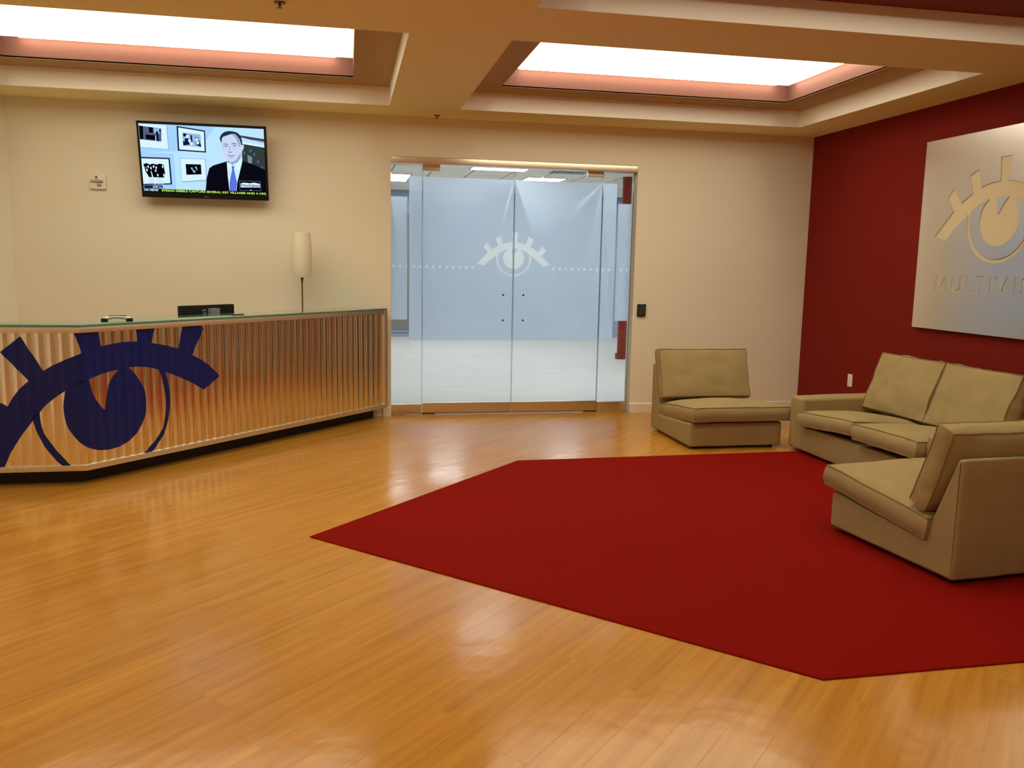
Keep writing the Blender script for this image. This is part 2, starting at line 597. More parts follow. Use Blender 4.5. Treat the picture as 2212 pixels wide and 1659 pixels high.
# ------------------------------------------------------------------ logo of the place: an eye with lashes
BROW_O = [(-2.45, .48), (-2.08, .76), (-1.55, 1.08), (-1.05, 1.31), (-.5, 1.45), (0, 1.48), (.5, 1.45), (1.05, 1.31), (1.55, 1.08), (2.08, .76), (2.45, .48)]
BROW_I = [(2.32, -.27), (1.74, .2), (1.25, .54), (.8, .75), (.4, .855), (0, .885), (-.4, .855), (-.8, .75), (-1.25, .54), (-1.74, .2), (-2.32, -.27)]
def logo_parts():
    P = {}
    P['brow'] = [(-3.46, -.53)] + catmull(BROW_O, 3) + [(3.46, -.53), (2.83, -.75)] + catmull(BROW_I, 3) + [(-2.83, -.75)]
    P['lash1'] = [(-2.86, 1.03), (-2.55, 1.41), (-2.02, .72), (-2.40, .40)]
    P['lash2'] = [(-1.73, 1.82), (-1.22, 2.06), (-1.03, 1.25), (-1.43, 1.02)]
    P['lash3'] = [(-.16, 2.4), (.40, 2.4), (.25, 1.40), (-.08, 1.40)]
    P['lash4'] = [(1.38, 2.06), (1.90, 1.76), (1.54, 1.0), (1.12, 1.2)]
    P['lash5'] = [(2.73, 1.14), (3.10, .75), (2.62, .22), (2.26, .52)]
    disc = []
    a0, a1 = math.radians(60), math.radians(360 + 100)
    for k in range(49):
        an = math.radians(62) - (math.radians(62 + 360 - 101)) * k / 48
        disc.append((math.cos(an), math.sin(an)))
    P['iris'] = disc + catmull([(-.16, .90), (-.15, .55), (-.05, .22)], 4) + catmull([(-.04, .22), (.12, .52), (.30, .74), (.45, .89)], 4)
    ring = []
    for k in range(41):
        an = math.radians(17) - math.radians(214) * k / 40
        ring.append((1.66 * math.cos(an), 1.66 * math.sin(an)))
    for k in range(41):
        an = math.radians(17 - 214) + math.radians(214) * k / 40
        ring.append((1.51 * math.cos(an), 1.51 * math.sin(an)))
    P['ring'] = ring
    return P

# ------------------------------------------------------------------ glass entrance
def entrance():
    xg = (DX0 + .004, .722, 1.6235, 1.6305, 2.528, DX1 - .004)
    spec = [('window_1', xg[0], xg[1] - .004, 0, 'fixed glass sidelight left of the double doors', 'window'),
            ('door_1', xg[1] + .002, xg[2], 1, 'left glass door leaf with frosted film and half an eye logo', 'door'),
            ('door_2', xg[3], xg[4] - .002, 1, 'right glass door leaf with frosted film and half an eye logo', 'door'),
            ('window_2', xg[4] + .004, xg[5], 0, 'fixed glass sidelight right of the double doors', 'window')]
    FY = GY + .0075
    lp = logo_parts()
    lc, lr = (1.630, 1.556), .1068
    for name, x0, x1, dr, lab, cat in spec:
        t = thing(name, lab, cat, ((x0 + x1) / 2, GY, 0), kind='structure')
        ox = (x0 + x1) / 2
        zb, zt = (.012, 2.408) if dr else (.0, 2.43)
        mb = MB()
        mb.box(x0 - ox, -.006, zb + .004, x1 - ox, .006, zt, 0)
        # polished edges of the pane
        for e in (x0, x1):
            s_ = .0016
            ex = e - ox
            mb.box(min(ex, ex + (s_ if e == x0 else -s_)) - 1e-4, -.0062, .1, max(ex, ex + (s_ if e == x0 else -s_)) + 1e-4, .0062, zt, 1)
        mb.build('glass_pane', [GLASS, GLASSEDGE], t)
        r = MB().box(x0 - ox, -.022, zb, x1 - ox, .022, .100 + zb)
        r.build('bottom_rail', STEEL, t, bevel=.002)
        # frosted film: a tall field over the doors and a shorter strip at each outer side
        fields = []
        A = (max(x0, .592), min(x1, 2.683), .737, 2.318)
        if A[1] > A[0]: fields.append(A)
        if name == 'window_1': fields.append((x0, .577, .94, 2.122))
        if name == 'window_2': fields.append((2.697, x1, .94, 2.122))
        marks = []
        for k in range(14):
            for sgn in (-1, 1):
                dx = (lc[0] + sgn * (.412 + .0645 * k))
                h, z = .0128, 1.459
                if x0 + .014 < dx < x1 - .014:
                    marks.append(('vinyl_dots', [(dx - h, z - h), (dx + h, z - h), (dx + h, z + h), (dx - h, z + h)]))
        if dr:
            for poly in lp.values():
                Q = [(lc[0] + lr * a, lc[1] + lr * b) for a, b in poly]
                Q = clip_half(Q, 1, 0, x1 - .003) if name == 'door_1' else clip_half(Q, -1, 0, -(x0 + .003))
                if len(Q) >= 3: marks.append(('eye_logo', Q))
        out = {'frosted_film': MB(), 'vinyl_dots': MB(), 'eye_logo': MB()}
        for a0, a1, c0, c1 in fields:
            a0 += .002; a1 -= .002
            polys = [('frosted_film', [(a0, c0), (a1, c0), (a1, c1), (a0, c1)])]
            for kind, Q in marks:
                for nn_ in ((-1, 0, -a0 - .001), (1, 0, a1 - .001)):
                    if Q: Q = clip_half(Q, *nn_)
                if len(Q) >= 3: polys.append((kind, Q))
            pv = []; pf = []
            for kind, Q in polys:
                if sum(Q[q][0] * Q[(q + 1) % len(Q)][1] - Q[(q + 1) % len(Q)][0] * Q[q][1] for q in range(len(Q))) < 0:
                    Q = Q[::-1]
                pf.append(list(range(len(pv), len(pv) + len(Q))))
                pv += [Vector(p_) for p_ in Q]
            V, _, F, _, _, OF = delaunay_2d_cdt(pv, [], pf, 1, 1e-5)
            for f_, of in zip(F, OF):
                kinds = {polys[q][0] for q in of}
                kind = 'eye_logo' if 'eye_logo' in kinds else ('vinyl_dots' if 'vinyl_dots' in kinds else 'frosted_film')
                out[kind].add([(V[q][0] - ox, FY - GY, V[q][1]) for q in f_], [tuple(range(len(f_)))])
        for kind, mb in out.items():
            if mb.f:
                mb.build(kind, FILM if kind == 'frosted_film' else VINYL, t)
        if dr:
            # pivots and the four holes left for a pull handle
            px = (.722, .888) if name == 'door_1' else (2.364, 2.524)
            MB().box(px[0] - ox, -.02, 2.372, px[1] - ox, .02, 2.424).build('top_pivot', STEEL, t, bevel=.002)
            bx = (x0, x0 + .13) if name == 'door_1' else (x1 - .13, x1)
            MB().box(bx[0] - ox, -.018, 0, bx[1] - ox, .018, .012).build('bottom_pivot', BLACK, t)
            hx = 1.530 if name == 'door_1' else 1.735
            for hz in (1.192, .939):
                h = MB()
                seg = 14
                h.add([(hx - ox + .009 * math.cos(2 * PI * k / seg), -.0068, hz + .009 * math.sin(2 * PI * k / seg)) for k in range(seg)] +
                      [(hx - ox + .009 * math.cos(2 * PI * k / seg), .0090, hz + .009 * math.sin(2 * PI * k / seg)) for k in range(seg)],
                      [tuple(range(seg)), tuple(range(2 * seg - 1, seg - 1, -1))] + [(k, (k + 1) % seg, seg + (k + 1) % seg, seg + k) for k in range(seg)])
                h.build('handle_hole', BLACKP, t)
    tr = MB().box(DX0, YB + .006, 2.426, DX1, GY + .028, DZ).build('trim_1', STEEL, bevel=.002)
    tag(tr, 'stainless header channel across the top of the glass entrance', 'door header', kind='structure')
entrance()

# ------------------------------------------------------------------ office behind the glass
def office():
    x0, x1, y0, y1, zc = -3.0, 8.0, YB + .17, 17.3, 2.9
    fl = MB().box(x0, y0, -.2, x1, y1, -.002).build('floor', OFLOOR)
    tag(fl, 'pale grey office floor seen through the glass doors', 'floor', kind='structure')
    mb = MB()
    mb.box(x0, y1, 0, x1, y1 + .15, zc + .1)
    mb.box(x0, y1 - .012, 0, x1, y1, .1)
    w = mb.build('wall_far', OWALL)
    tag(w, 'pale blue-white wall at the far end of the office', 'wall', kind='structure')
    mb = MB()
    mb.box(x0 - .15, y0, 0, x0, y1, zc + .1)
    mb.box(x1, y0, 0, x1 + .15, y1, zc + .1)
    mb.box(x0, y0, 0, DX0 - .01, y0 + .02, zc)
    mb.box(DX1 + .01, y0, 0, x1, y0 + .02, zc)
    mb.box(DX0 - .01, y0, DZ + .02, DX1 + .01, y0 + .02, zc)
    w = mb.build('wall_office', OWALL)
    tag(w, 'pale office side walls beyond the glass doors', 'wall', kind='structure')
    ce = MB().box(x0, y0, zc + .02, x1, y1, zc + .1).build('ceiling', OGRID)
    tag(ce, 'grey acoustic tile ceiling of the office beyond the doors', 'ceiling', kind='structure')
    TW, TD = .61, 1.22
    lights = {(5, 3), (5, 6), (2, 5), (8, 5), (2, 2), (8, 2), (5, 0), (10, 4), (0, 3), (10, 1)}
    tile_me = None
    lens = None
    n = 0
    fine = [(.78, 15.0 - 1.2, .61, .61), (2.93, 13.72, .60, .72), (2.0, 12.35, .75, .80)]
    # troffers the photograph shows, then added ones out of sight, put in to light the room
    spots = [(.40, 14.05, 1.02, 15.25, 'troffer glowing at the left edge of the glass doors'),
             (2.90, 13.78, 3.54, 14.58, 'bright troffer right of the gap between the glass doors'),
             (1.83, 12.05, 2.66, 12.95, 'troffer glowing just under the door header')]
    added_troffers = [(4.6, 10.2, 5.2, 11.4), (-1.6, 10.2, -1.0, 11.4), (1.3, 9.3, 1.9, 10.5), (5.6, 14.0, 6.2, 15.2), (-1.6, 14.0, -1.0, 15.2), (3.4, 9.3, 4.0, 10.5), (4.0, 15.7, 4.6, 16.7), (1.6, 15.7, 2.2, 16.7)]
    for (a0, b0, a1, b1, *lab) in spots + added_troffers:
        hx, hy = (a1 - a0) / 2, (b1 - b0) / 2
        if not lab:
            MB().box(-hx, -hy, -.004, hx, hy, .0).build('troffer', TROFFER, ce, loc=((a0 + a1) / 2, (b0 + b1) / 2, zc))  # added light source out of view, only there to brighten the office
            continue
        t = thing('office_light', lab[0], 'ceiling light', ((a0 + a1) / 2, (b0 + b1) / 2, zc), group='office ceiling lights')
        hx, hy = (a1 - a0) / 2, (b1 - b0) / 2
        MB().box(-hx, -hy, -.004, hx, hy, .0).build('lens', TROFFER, t)
        mb = MB()
        for q in ((-hx - .02, -hy - .02, hx + .02, -hy), (-hx - .02, hy, hx + .02, hy + .02), (-hx - .02, -hy, -hx, hy), (hx, -hy, hx + .02, hy)):
            mb.box(q[0], q[1], -.008, q[2], q[3], .004)
        mb.build('light_frame', OGRID, t)
    first = None
    for i in range(18):
        for j in range(8):
            a0 = x0 + .05 + i * TW; b0 = y0 + .02 + j * TD * .89
            a1 = a0 + TW - .03; b1 = b0 + TD * .89 - .03
            if any(a0 < s[2] and a1 > s[0] and b0 < s[3] and b1 > s[1] for s in spots + added_troffers):
                mb = MB()
                segs = [(a0, b0, a1, b1)]
                for s in spots + added_troffers:
                    out = []
                    for (p0, q0, p1, q1) in segs:
                        if p0 < s[2] and p1 > s[0] and q0 < s[3] and q1 > s[1]:
                            if q0 < s[1]: out.append((p0, q0, p1, s[1]))
                            if q1 > s[3]: out.append((p0, s[3], p1, q1))
                            m0, m1 = max(q0, s[1]), min(q1, s[3])
                            if p0 < s[0]: out.append((p0, m0, s[0], m1))
                            if p1 > s[2]: out.append((s[2], m0, p1, m1))
                        else:
                            out.append((p0, q0, p1, q1))
                    segs = out
                for s_ in segs:
                    mb.box(s_[0], s_[1], zc, s_[2], s_[3], zc + .02)
                if segs: mb.build('ceiling_tile', OTILE, ce)
                continue
            if first is None:
                first = MB().box(0, 0, 0, TW - .03, TD * .89 - .03, .02).build('ceiling_tile', OTILE, ce, loc=(a0, b0, zc))
            else:
                link('ceiling_tile', first.data, ce, (a0, b0, zc))
    # red column and the grey glazed front at the far left
    c = thing('column', 'narrow dark red column inside the office, seen at the right jamb', 'column', (4.62, 13.16, 0), kind='structure')
    MB().box(-.30, -.04, .09, .30, .04, zc).build('shaft', REDCOL, c)
    MB().box(-.325, -.05, 0, .325, .05, .09).build('plinth', REDCOL, c)
    g = thing('glazed_partition', 'dark grey glazed office front at the far left beyond the glass doors', 'partition', (.3, y1 - .03, 0))
    MB().box(-1.2, -.02, .12, .93, .017, 2.45).build('dark_pane', OGREY, g)
    MB().box(-1.22, -.03, .10, .96, .017, .12).build('sill_rail', OWALL, g)
    v = thing('ceiling_vent', 'square grey air vent in the office ceiling by the right door leaf', 'vent', (3.33, 12.75, zc))
    mb = MB()
    for k in range(4):
        h = .28 - .06 * k
        for q in ((-h, -h, h, -h + .025), (-h, h - .025, h, h), (-h, -h, -h + .025, h), (h - .025, -h, h, h)):
            mb.box(q[0], q[1], -.006 - .003 * k, q[2], q[3], 0)
    mb.build('louvers', OGRID, v)
    MB().box(-.28, -.28, -.002, .28, .28, 0).build('backing', DARKSLOT, v)
office()

# ------------------------------------------------------------------ red carpet
def carpet():
    mb = MB()
    n = len(RUG)
    cx = sum(p[0] for p in RUG) / n; cy = sum(p[1] for p in RUG) / n
    e = .006
    ins = [(cx + (x - cx) * (1 - e / math.hypot(x - cx, y - cy)), cy + (y - cy) * (1 - e / math.hypot(x - cx, y - cy))) for x, y in RUG]
    v = [(x, y, .0005) for x, y in RUG] + [(x, y, .005) for x, y in RUG] + [(x, y, .008) for x, y in ins]
    f = [tuple(range(n - 1, -1, -1)), tuple(range(2 * n, 3 * n))]
    for r in (0, 1):
        for k in range(n):
            l = (k + 1) % n
            f.append((r * n + k, r * n + l, r * n + n + l, r * n + n + k))
    mb.add(v, f)
    o = mb.build('rug', CARPET)
    tag(o, 'dark red angular carpet set on the wood floor under the seating', 'rug')
carpet()

# ------------------------------------------------------------------ reception desk
DK = (-1.70, 5.88)
DTH = math.radians(48.2)
DLEFT, DRIGHT = -1.35, 3.085
PITCH, AMP = .0695, .0056
def desk_pt(u, z, d):
    """u runs along the front (0 at the kink), d inward from the front plane"""
    if u < 0:
        return (DK[0] + u, DK[1] + d, z)
    return (DK[0] + u * math.cos(DTH) - d * math.sin(DTH), DK[1] + u * math.sin(DTH) + d * math.cos(DTH), z)
def corr(u):
    k = math.floor(u / PITCH)
    w = .5 - .5 * math.cos(2 * PI * (u / PITCH - k))
    rnd = math.sin(k * 12.9898) * 43758.5453
    rnd -= math.floor(rnd)
    return AMP * (w ** 2.8) * (.85 + .3 * rnd) + .0011 * noise.noise(Vector((u * 11, 3.3, 0))) * min(1, abs(u) / .05)
def desk_plan(d, y_end=None, u_end=DRIGHT):
    """points of the front polyline moved inward by d: left end, kink, right end"""
    k = math.tan(DTH / 2)
    kx, ky = DK[0] - d * k, DK[1] + d
    if y_end is None:
        e = desk_pt(u_end, 0, d)[:2]
    else:
        u = (y_end - DK[1] - d * math.cos(DTH)) / math.sin(DTH)
        e = desk_pt(min(u, u_end), 0, d)[:2]
    return [(DK[0] + DLEFT, DK[1] + d), (kx, ky), e]
def band(mb, d0, d1, z0, z1, y1=None, mi=0, u_end=DRIGHT, y0=None):
    a = desk_plan(d0, y0, u_end); b = desk_plan(d1, y1, u_end)
    mb.prism(a + b[::-1], z0, z1, mi)

def desk():
    t = thing('reception_desk', 'angled reception desk with corrugated metal front and blue eye logo', 'desk', (DK[0], DK[1], 0))
    off = Vector((-DK[0], -DK[1], 0))
    def put(mb, name, m, **k):
        mb.v = [tuple(Vector(p) + off) for p in mb.v]
        return mb.build(name, m, t, **k)
    mb = MB(); band(mb, .10, .135, 0, .125, u_end=3.03, y1=8.2, y0=8.2)
    put(mb, 'toe_kick', BLACK)
    # corrugated sheets
    for u0, u1 in ((DLEFT, 0.0), (0.0, DRIGHT - .01)):
        mb = MB()
        n = int((u1 - u0) / PITCH * 18)
        v = []; f = []
        for i in range(n + 1):
            u = u0 + (u1 - u0) * i / n
            uu = u - 1e-6 if u1 == 0 else u + 1e-6
            c = corr(u)
            if u1 == 0: uu = min(uu, -1e-6)
            v += [desk_pt(uu, .108, -c), desk_pt(uu, 1.045, -c)]
        for i in range(n):
            f.append((2 * i, 2 * i + 2, 2 * i + 3, 2 * i + 1))
        mb.add(v, f)
        put(mb, 'corrugated_sheet', CORR, smooth=True, sharp=80)
    # frame rails
    mb = MB(); band(mb, -.018, .02, .100, .137)
    put(mb, 'bottom_rail', ALU, bevel=.002)
    mb = MB(); band(mb, -.018, .02, 1.008, 1.045)
    put(mb, 'top_rail', ALU, bevel=.002)
    mb = MB()
    p = [desk_pt(3.05, 0, -.0195)[:2], desk_pt(3.09, 0, -.0195)[:2], desk_pt(3.09, 0, .03)[:2], desk_pt(3.05, 0, .03)[:2]]
    mb.prism(p, .100, 1.045)
    put(mb, 'end_post', ALU, bevel=.002)
    mb = MB(); band(mb, .022, .05, .126, 1.02, u_end=3.03, y1=8.22, y0=8.22)
    put(mb, 'carcass', WORKTOP)
    mb = MB(); band(mb, .0, .34, 1.022, 1.0455, u_end=3.06, y1=8.235, y0=8.22)
    put(mb, 'counter_board', WORKTOP)
    mb = MB(); band(mb, -.022, .35, 1.046, 1.060, u_end=3.08, y1=8.24, y0=8.22)
    put(mb, 'glass_top', GREENGLASS, bevel=.0015)
    mb = MB(); band(mb, .05, .78, .715, .75, u_end=3.0, y1=8.235, y0=8.2)
    put(mb, 'worktop', WORKTOP)
    mb = MB(); band(mb, .32, .338, .75, 1.02, u_end=3.0, y1=8.235, y0=8.235)
    put(mb, 'screen_panel', WORKTOP)
    mb = MB()
    mb.box(DK[0] + DLEFT, DK[1] + .05, 0, DK[0] + DLEFT + .03, DK[1] + .77, .715)
    put(mb, 'side_panel', WORKTOP)
    # blue eye, painted on the ribs; outlines in mm along the front and above the floor
    ms = lambda L: [(a / 1000, b / 1000) for a, b in L]
    brow = ms([(-790, 129), (-745, 300), (-665, 420), (-860, 530), (-780, 670), (-493, 558)])
    brow += catmull(ms([(-446, 533), (-425, 575), (-373, 645), (-315, 698)]), 4) + ms([(-473, 884), (-350, 985)])
    brow += catmull(ms([(-225, 761), (-178, 792), (-91, 834), (10, 876)]), 4) + ms([(-31, 1009), (134, 1009)])
    brow += catmull(ms([(145, 908), (204, 918), (284, 926), (350, 927), (418, 925)]), 4) + ms([(412, 1009), (557, 1009)])
    brow += catmull(ms([(526, 907), (622, 885), (690, 866), (748, 846)]), 4) + ms([(788, 1009), (945, 1009), (973, 985)])
    brow += catmull(ms([(859, 795), (910, 769), (983, 724), (1051, 668), (1105, 612)]), 4)
    brow += catmull(ms([(955, 525), (869, 580), (776, 627), (703, 662), (631, 692), (553, 720), (475, 741), (382, 752), (275, 747), (146, 727), (49, 701), (-35, 667), (-99, 632), (-160, 590), (-217, 543), (-262, 491), (-310, 430), (-356, 371), (-412, 289), (-456, 211), (-493, 129)]), 4)
    iris = catmull(ms([(-99, 632), (-117, 535), (-112, 450), (-91, 376), (-52, 314), (0, 262), (65, 228), (135, 212), (215, 212), (290, 231), (365, 275), (420, 338), (453, 411), (466, 494), (456, 571), (428, 640), (388, 700), (341, 752)]), 4)
    iris += catmull(ms([(271, 753), (224, 704), (190, 649), (168, 575), (153, 486)]), 4) + catmull(ms([(145, 486), (91, 558), (64, 634), (49, 705)]), 4) + ms([(-20, 690)])
    rl = catmull(ms([(-310, 460), (-300, 420), (-288, 370), (-262, 305), (-227, 237), (-184, 178), (-141, 132)]), 4) + catmull(ms([(-85, 132), (-113, 159), (-160, 220), (-205, 285), (-240, 350), (-259, 415), (-264, 495)]), 4)
    rr = catmull(ms([(631, 695), (650, 600), (657, 485), (645, 380), (619, 291), (574, 215), (499, 138)]), 4) + catmull(ms([(425, 132), (501, 190), (562, 250), (604, 325), (624, 420), (625, 520), (608, 617), (575, 715)]), 4)
    mb = MB()
    step = PITCH / 12
    zlo, zhi = .137, 1.008
    for poly in (brow, iris, rl, rr):
        p, tr = fill2d(poly)
        for q in tr:
            T0 = [p[i] for i in q]
            T0 = clip_half(clip_half(T0, 0, 1, zhi), 0, -1, -zlo)
            if len(T0) < 3: continue
            a0 = min(x for x, _ in T0); a1 = max(x for x, _ in T0)
            k0 = math.floor(a0 / step); k1 = math.ceil(a1 / step)
            for k in range(k0, k1):
                C = clip_half(clip_half(T0, 1, 0, (k + 1) * step), -1, 0, -k * step)
                if len(C) < 3: continue
                e = -1e-6 if k < 0 else 1e-6
                mb.add([desk_pt(min(u, -1e-7) if k < 0 else max(u, 0), z, -corr(u) - .0014) for u, z in C], [tuple(range(len(C)))])
    mb.v = [tuple(Vector(p_) + off) for p_ in mb.v]
    me = bpy.data.meshes.new('eye_logo')
    me.from_pydata(mb.v, [], mb.f)
    me.materials.append(BLUE)
    bm = bmesh.new(); bm.from_mesh(me)
    bmesh.ops.remove_doubles(bm, verts=bm.verts, dist=2e-5)
    bmesh.ops.recalc_face_normals(bm, faces=bm.faces)
    for q in bm.faces: q.smooth = True
    bm.to_mesh(me); bm.free()
    o = link('eye_logo', me, t)
    o['label'] = 'navy blue eye with lashes painted on the ribs'
desk()

def desk_things():
    # monitor seen from behind, on the worktop behind the counter
    c = desk_pt(1.435, .75, .52)
    m = thing('computer_monitor', 'black computer monitor seen from behind over the reception desk', 'monitor', c, DTH)
    MB().box(-.268, -.02, .052, .268, .02, .372).build('housing', BLACKP, m, bevel=.010)
    MB().box(-.255, .0195, .067, .255, .0215, .357).build('screen', DARKSLOT, m)
    MB().box(-.008, -.075, .10, .072, -.021, .345).build('stand_hinge', GREYP, m, bevel=.006)
    MB().box(-.11, -.10, 0, .15, .09, .012).build('stand_base', BLACKP, m, bevel=.004)
    MB().box(.0, -.06, .012, .06, -.03, .12).build('stand_neck', GREYP, m)
    mb = MB()
    mb.tube([(-.045 + .016 * math.cos(2 * PI * k / 14), -.028, .318 + .016 * math.sin(2 * PI * k / 14)) for k in range(14)], .0035, 6, True)
    mb.build('cable_clip', SILVER, m, smooth=True)
    # lamp standing on the worktop close to the wall
    l = thing('table_lamp', 'tall slim lamp with cream cylindrical shade beside the glass doors', 'lamp', (-.403, 7.99, .75))
    MB().lathe([(.0, 0), (.10, 0), (.10, .012), (.02, .02), (.0, .02)], seg=28, caps=False).build('base', BRASS, l, smooth=True)
    MB().lathe([(.006, .015), (.006, .56)], seg=10).build('stem', BRASS, l, smooth=True)
    MB().lathe([(.006, .545), (.009, .56), (.013, .592), (.013, .598)], seg=14).build('socket', BRASS, l, smooth=True)
    prof = [(.072, .595), (.080, .63), (.087, .70), (.0895, .78), (.089, .85), (.085, .92), (.079, .97), (.075, .995)]
    mb = MB()
    seg = 40
    v = []; f = []
    rings = prof + [(r - .002, z) for r, z in reversed(prof)]
    k = len(rings)
    for i in range(seg):
        an = 2 * PI * i / seg
        s_ = 1 + .012 * math.cos(an * 20)
        for r, z in rings:
            v.append((r * s_ * math.cos(an), r * s_ * math.sin(an), z))
    for i in range(seg):
        j = (i + 1) % seg
        for q in range(k):
            w = (q + 1) % k
            f.append((i * k + q, j * k + q, j * k + w, i * k + w))
    mb.add(v, f)
    mb.build('shade', SHADE, l, smooth=True)
    mb = MB()
    for an in (0, 2 * PI / 3, 4 * PI / 3):
        mb.tube([(0, 0, .60), (.077 * math.cos(an), .077 * math.sin(an), .60)], .0018, 6)
    mb.build('shade_ring', BRASS, l)
    # low curved handset lying on the glass top
    h = thing('telephone_handset', 'silver and black curved handset lying on the glass desk top', 'telephone', desk_pt(.34, 1.060, .10), math.radians(14))
    mb = MB()
    pts = []; rr = []
    for i in range(17):
        s_ = i / 16
        pts.append((-.082 + .164 * s_, 0, .014 + .016 * math.sin(PI * s_) ** .8)); rr.append(.0105 + .003 * abs(2 * s_ - 1))
    mb.tube(pts, rr, 10)
    mb.build('grip', SILVER, h, smooth=True, sharp=60)
    for sx in (-1, 1):
        MB().lathe([(0, 0), (.021, 0), (.023, .008), (.019, .022), (0, .026)], (sx * .078, 0, 0), 18, caps=False).build('earpiece', BLACKP, h, smooth=True)
    MB().box(-.05, -.007, .0385, .062, .007, .0415).build('top_strip', BLACKP, h)
    p = thing('pen', 'dark slim pen lying on the glass top right of the monitor', 'pen', desk_pt(1.385, 1.0645, .09), math.radians(36))
    MB().tube([(-.055, 0, 0), (.045, 0, 0)], .0044, 10).build('barrel', BLACKP, p, smooth=True, sharp=60)
    MB().tube([(.045, 0, 0), (.058, 0, 0)], [.0042, .001], 10).build('tip', SILVER, p, smooth=True, sharp=60)
    MB().box(-.054, -.001, .0042, -.015, .001, .0066).build('clip', SILVER, p)
desk_things()

# ------------------------------------------------------------------ sofa seating in loose khaki covers
def cushion(name, parent, w, d, h, crown, M, seed, nx=22, ny=18, nz=5, bulge=.012, pinch=.012, wr=.0035, pipe=.0042):
    """soft box: centre at origin, top and bottom crowned, piped along both seams"""
    sv = Vector((seed * 3.7, seed * 1.3, seed * 7.1))
    def outline(a, b):
        # plan position; sides drawn in between the corners by a hair, corners pulled out
        x = w / 2 * a * (1 - pinch * (1 - b * b) * .4)
        y = d / 2 * b * (1 - pinch * (1 - a * a) * .4)
        return x, y
    def rise(a, b):
        return (max(0, 1 - a * a) ** .55) * (max(0, 1 - b * b) ** .55)
    v = []; idx = {}
    def addv(p):
        q = Vector(p)
        n_ = noise.noise(q * 6 + sv) * wr + noise.noise(q * 14 + sv) * wr * .5
        q.z += n_
        v.append(M @ q)
        return len(v) - 1
    top = [[None] * (ny + 1) for _ in range(nx + 1)]
    bot = [[None] * (ny + 1) for _ in range(nx + 1)]
    for i in range(nx + 1):
        for j in range(ny + 1):
            a = -1 + 2 * i / nx; b = -1 + 2 * j / ny
            x, y = outline(a, b)
            sag = -.006 * noise.noise(Vector((x * 3, y * 3, 0)) + sv)
            top[i][j] = addv((x, y, h / 2 - .006 * (abs(a * b) ** 6) + crown * rise(a, b) + sag))
            bot[i][j] = addv((x, y, -h / 2 - crown * .35 * rise(a, b)))
    f = []
    for i in range(nx):
        for j in range(ny):
            f.append((top[i][j], top[i + 1][j], top[i + 1][j + 1], top[i][j + 1]))
            f.append((bot[i][j], bot[i][j + 1], bot[i + 1][j + 1], bot[i + 1][j]))
    loop = [(i, 0) for i in range(nx)] + [(nx, j) for j in range(ny)] + [(i, ny) for i in range(nx, 0, -1)] + [(0, j) for j in range(ny, 0, -1)]
    prev = [bot[i][j] for i, j in loop]
    n = len(loop)
    for k in range(1, nz + 1):
        if k == nz:
            cur = [top[i][j] for i, j in loop]
        else:
            cur = []
            t = k / nz
            for i, j in loop:
                a = -1 + 2 * i / nx; b = -1 + 2 * j / ny
                x, y = outline(a, b)
                nxv = Vector((a if abs(a) == 1 else 0, b if abs(b) == 1 else 0, 0)).normalized()
                wv = noise.noise(Vector((x * 16, y * 16, t * 2)) + sv) * wr * 1.6
                o = nxv * (bulge * math.sin(PI * t) + wv * math.sin(PI * t))
                cur.append(addv((x + o.x, y + o.y, -h / 2 + h * t)))
        for q in range(n):
            r_ = (q + 1) % n
            f.append((prev[q], prev[r_], cur[r_], cur[q]))
        prev = cur
    me = bpy.data.meshes.new(name)
    me.from_pydata([tuple(p) for p in v], [], f)
    me.materials.append(FABRIC)
    bm = bmesh.new(); bm.from_mesh(me)
    bmesh.ops.recalc_face_normals(bm, faces=bm.faces)
    for q in bm.faces: q.smooth = True
    for e in bm.edges:
        if e.calc_face_angle(0) > math.radians(42): e.smooth = False
    bm.to_mesh(me); bm.free()
    ob = link(name, me, parent)
    mb = MB()
    for ring_ in (top, bot):
        mb.tube([v[ring_[i][j]] for i, j in loop], pipe, 6, True)
    mb.build('piping', PIPING, ob, smooth=True)
    return ob

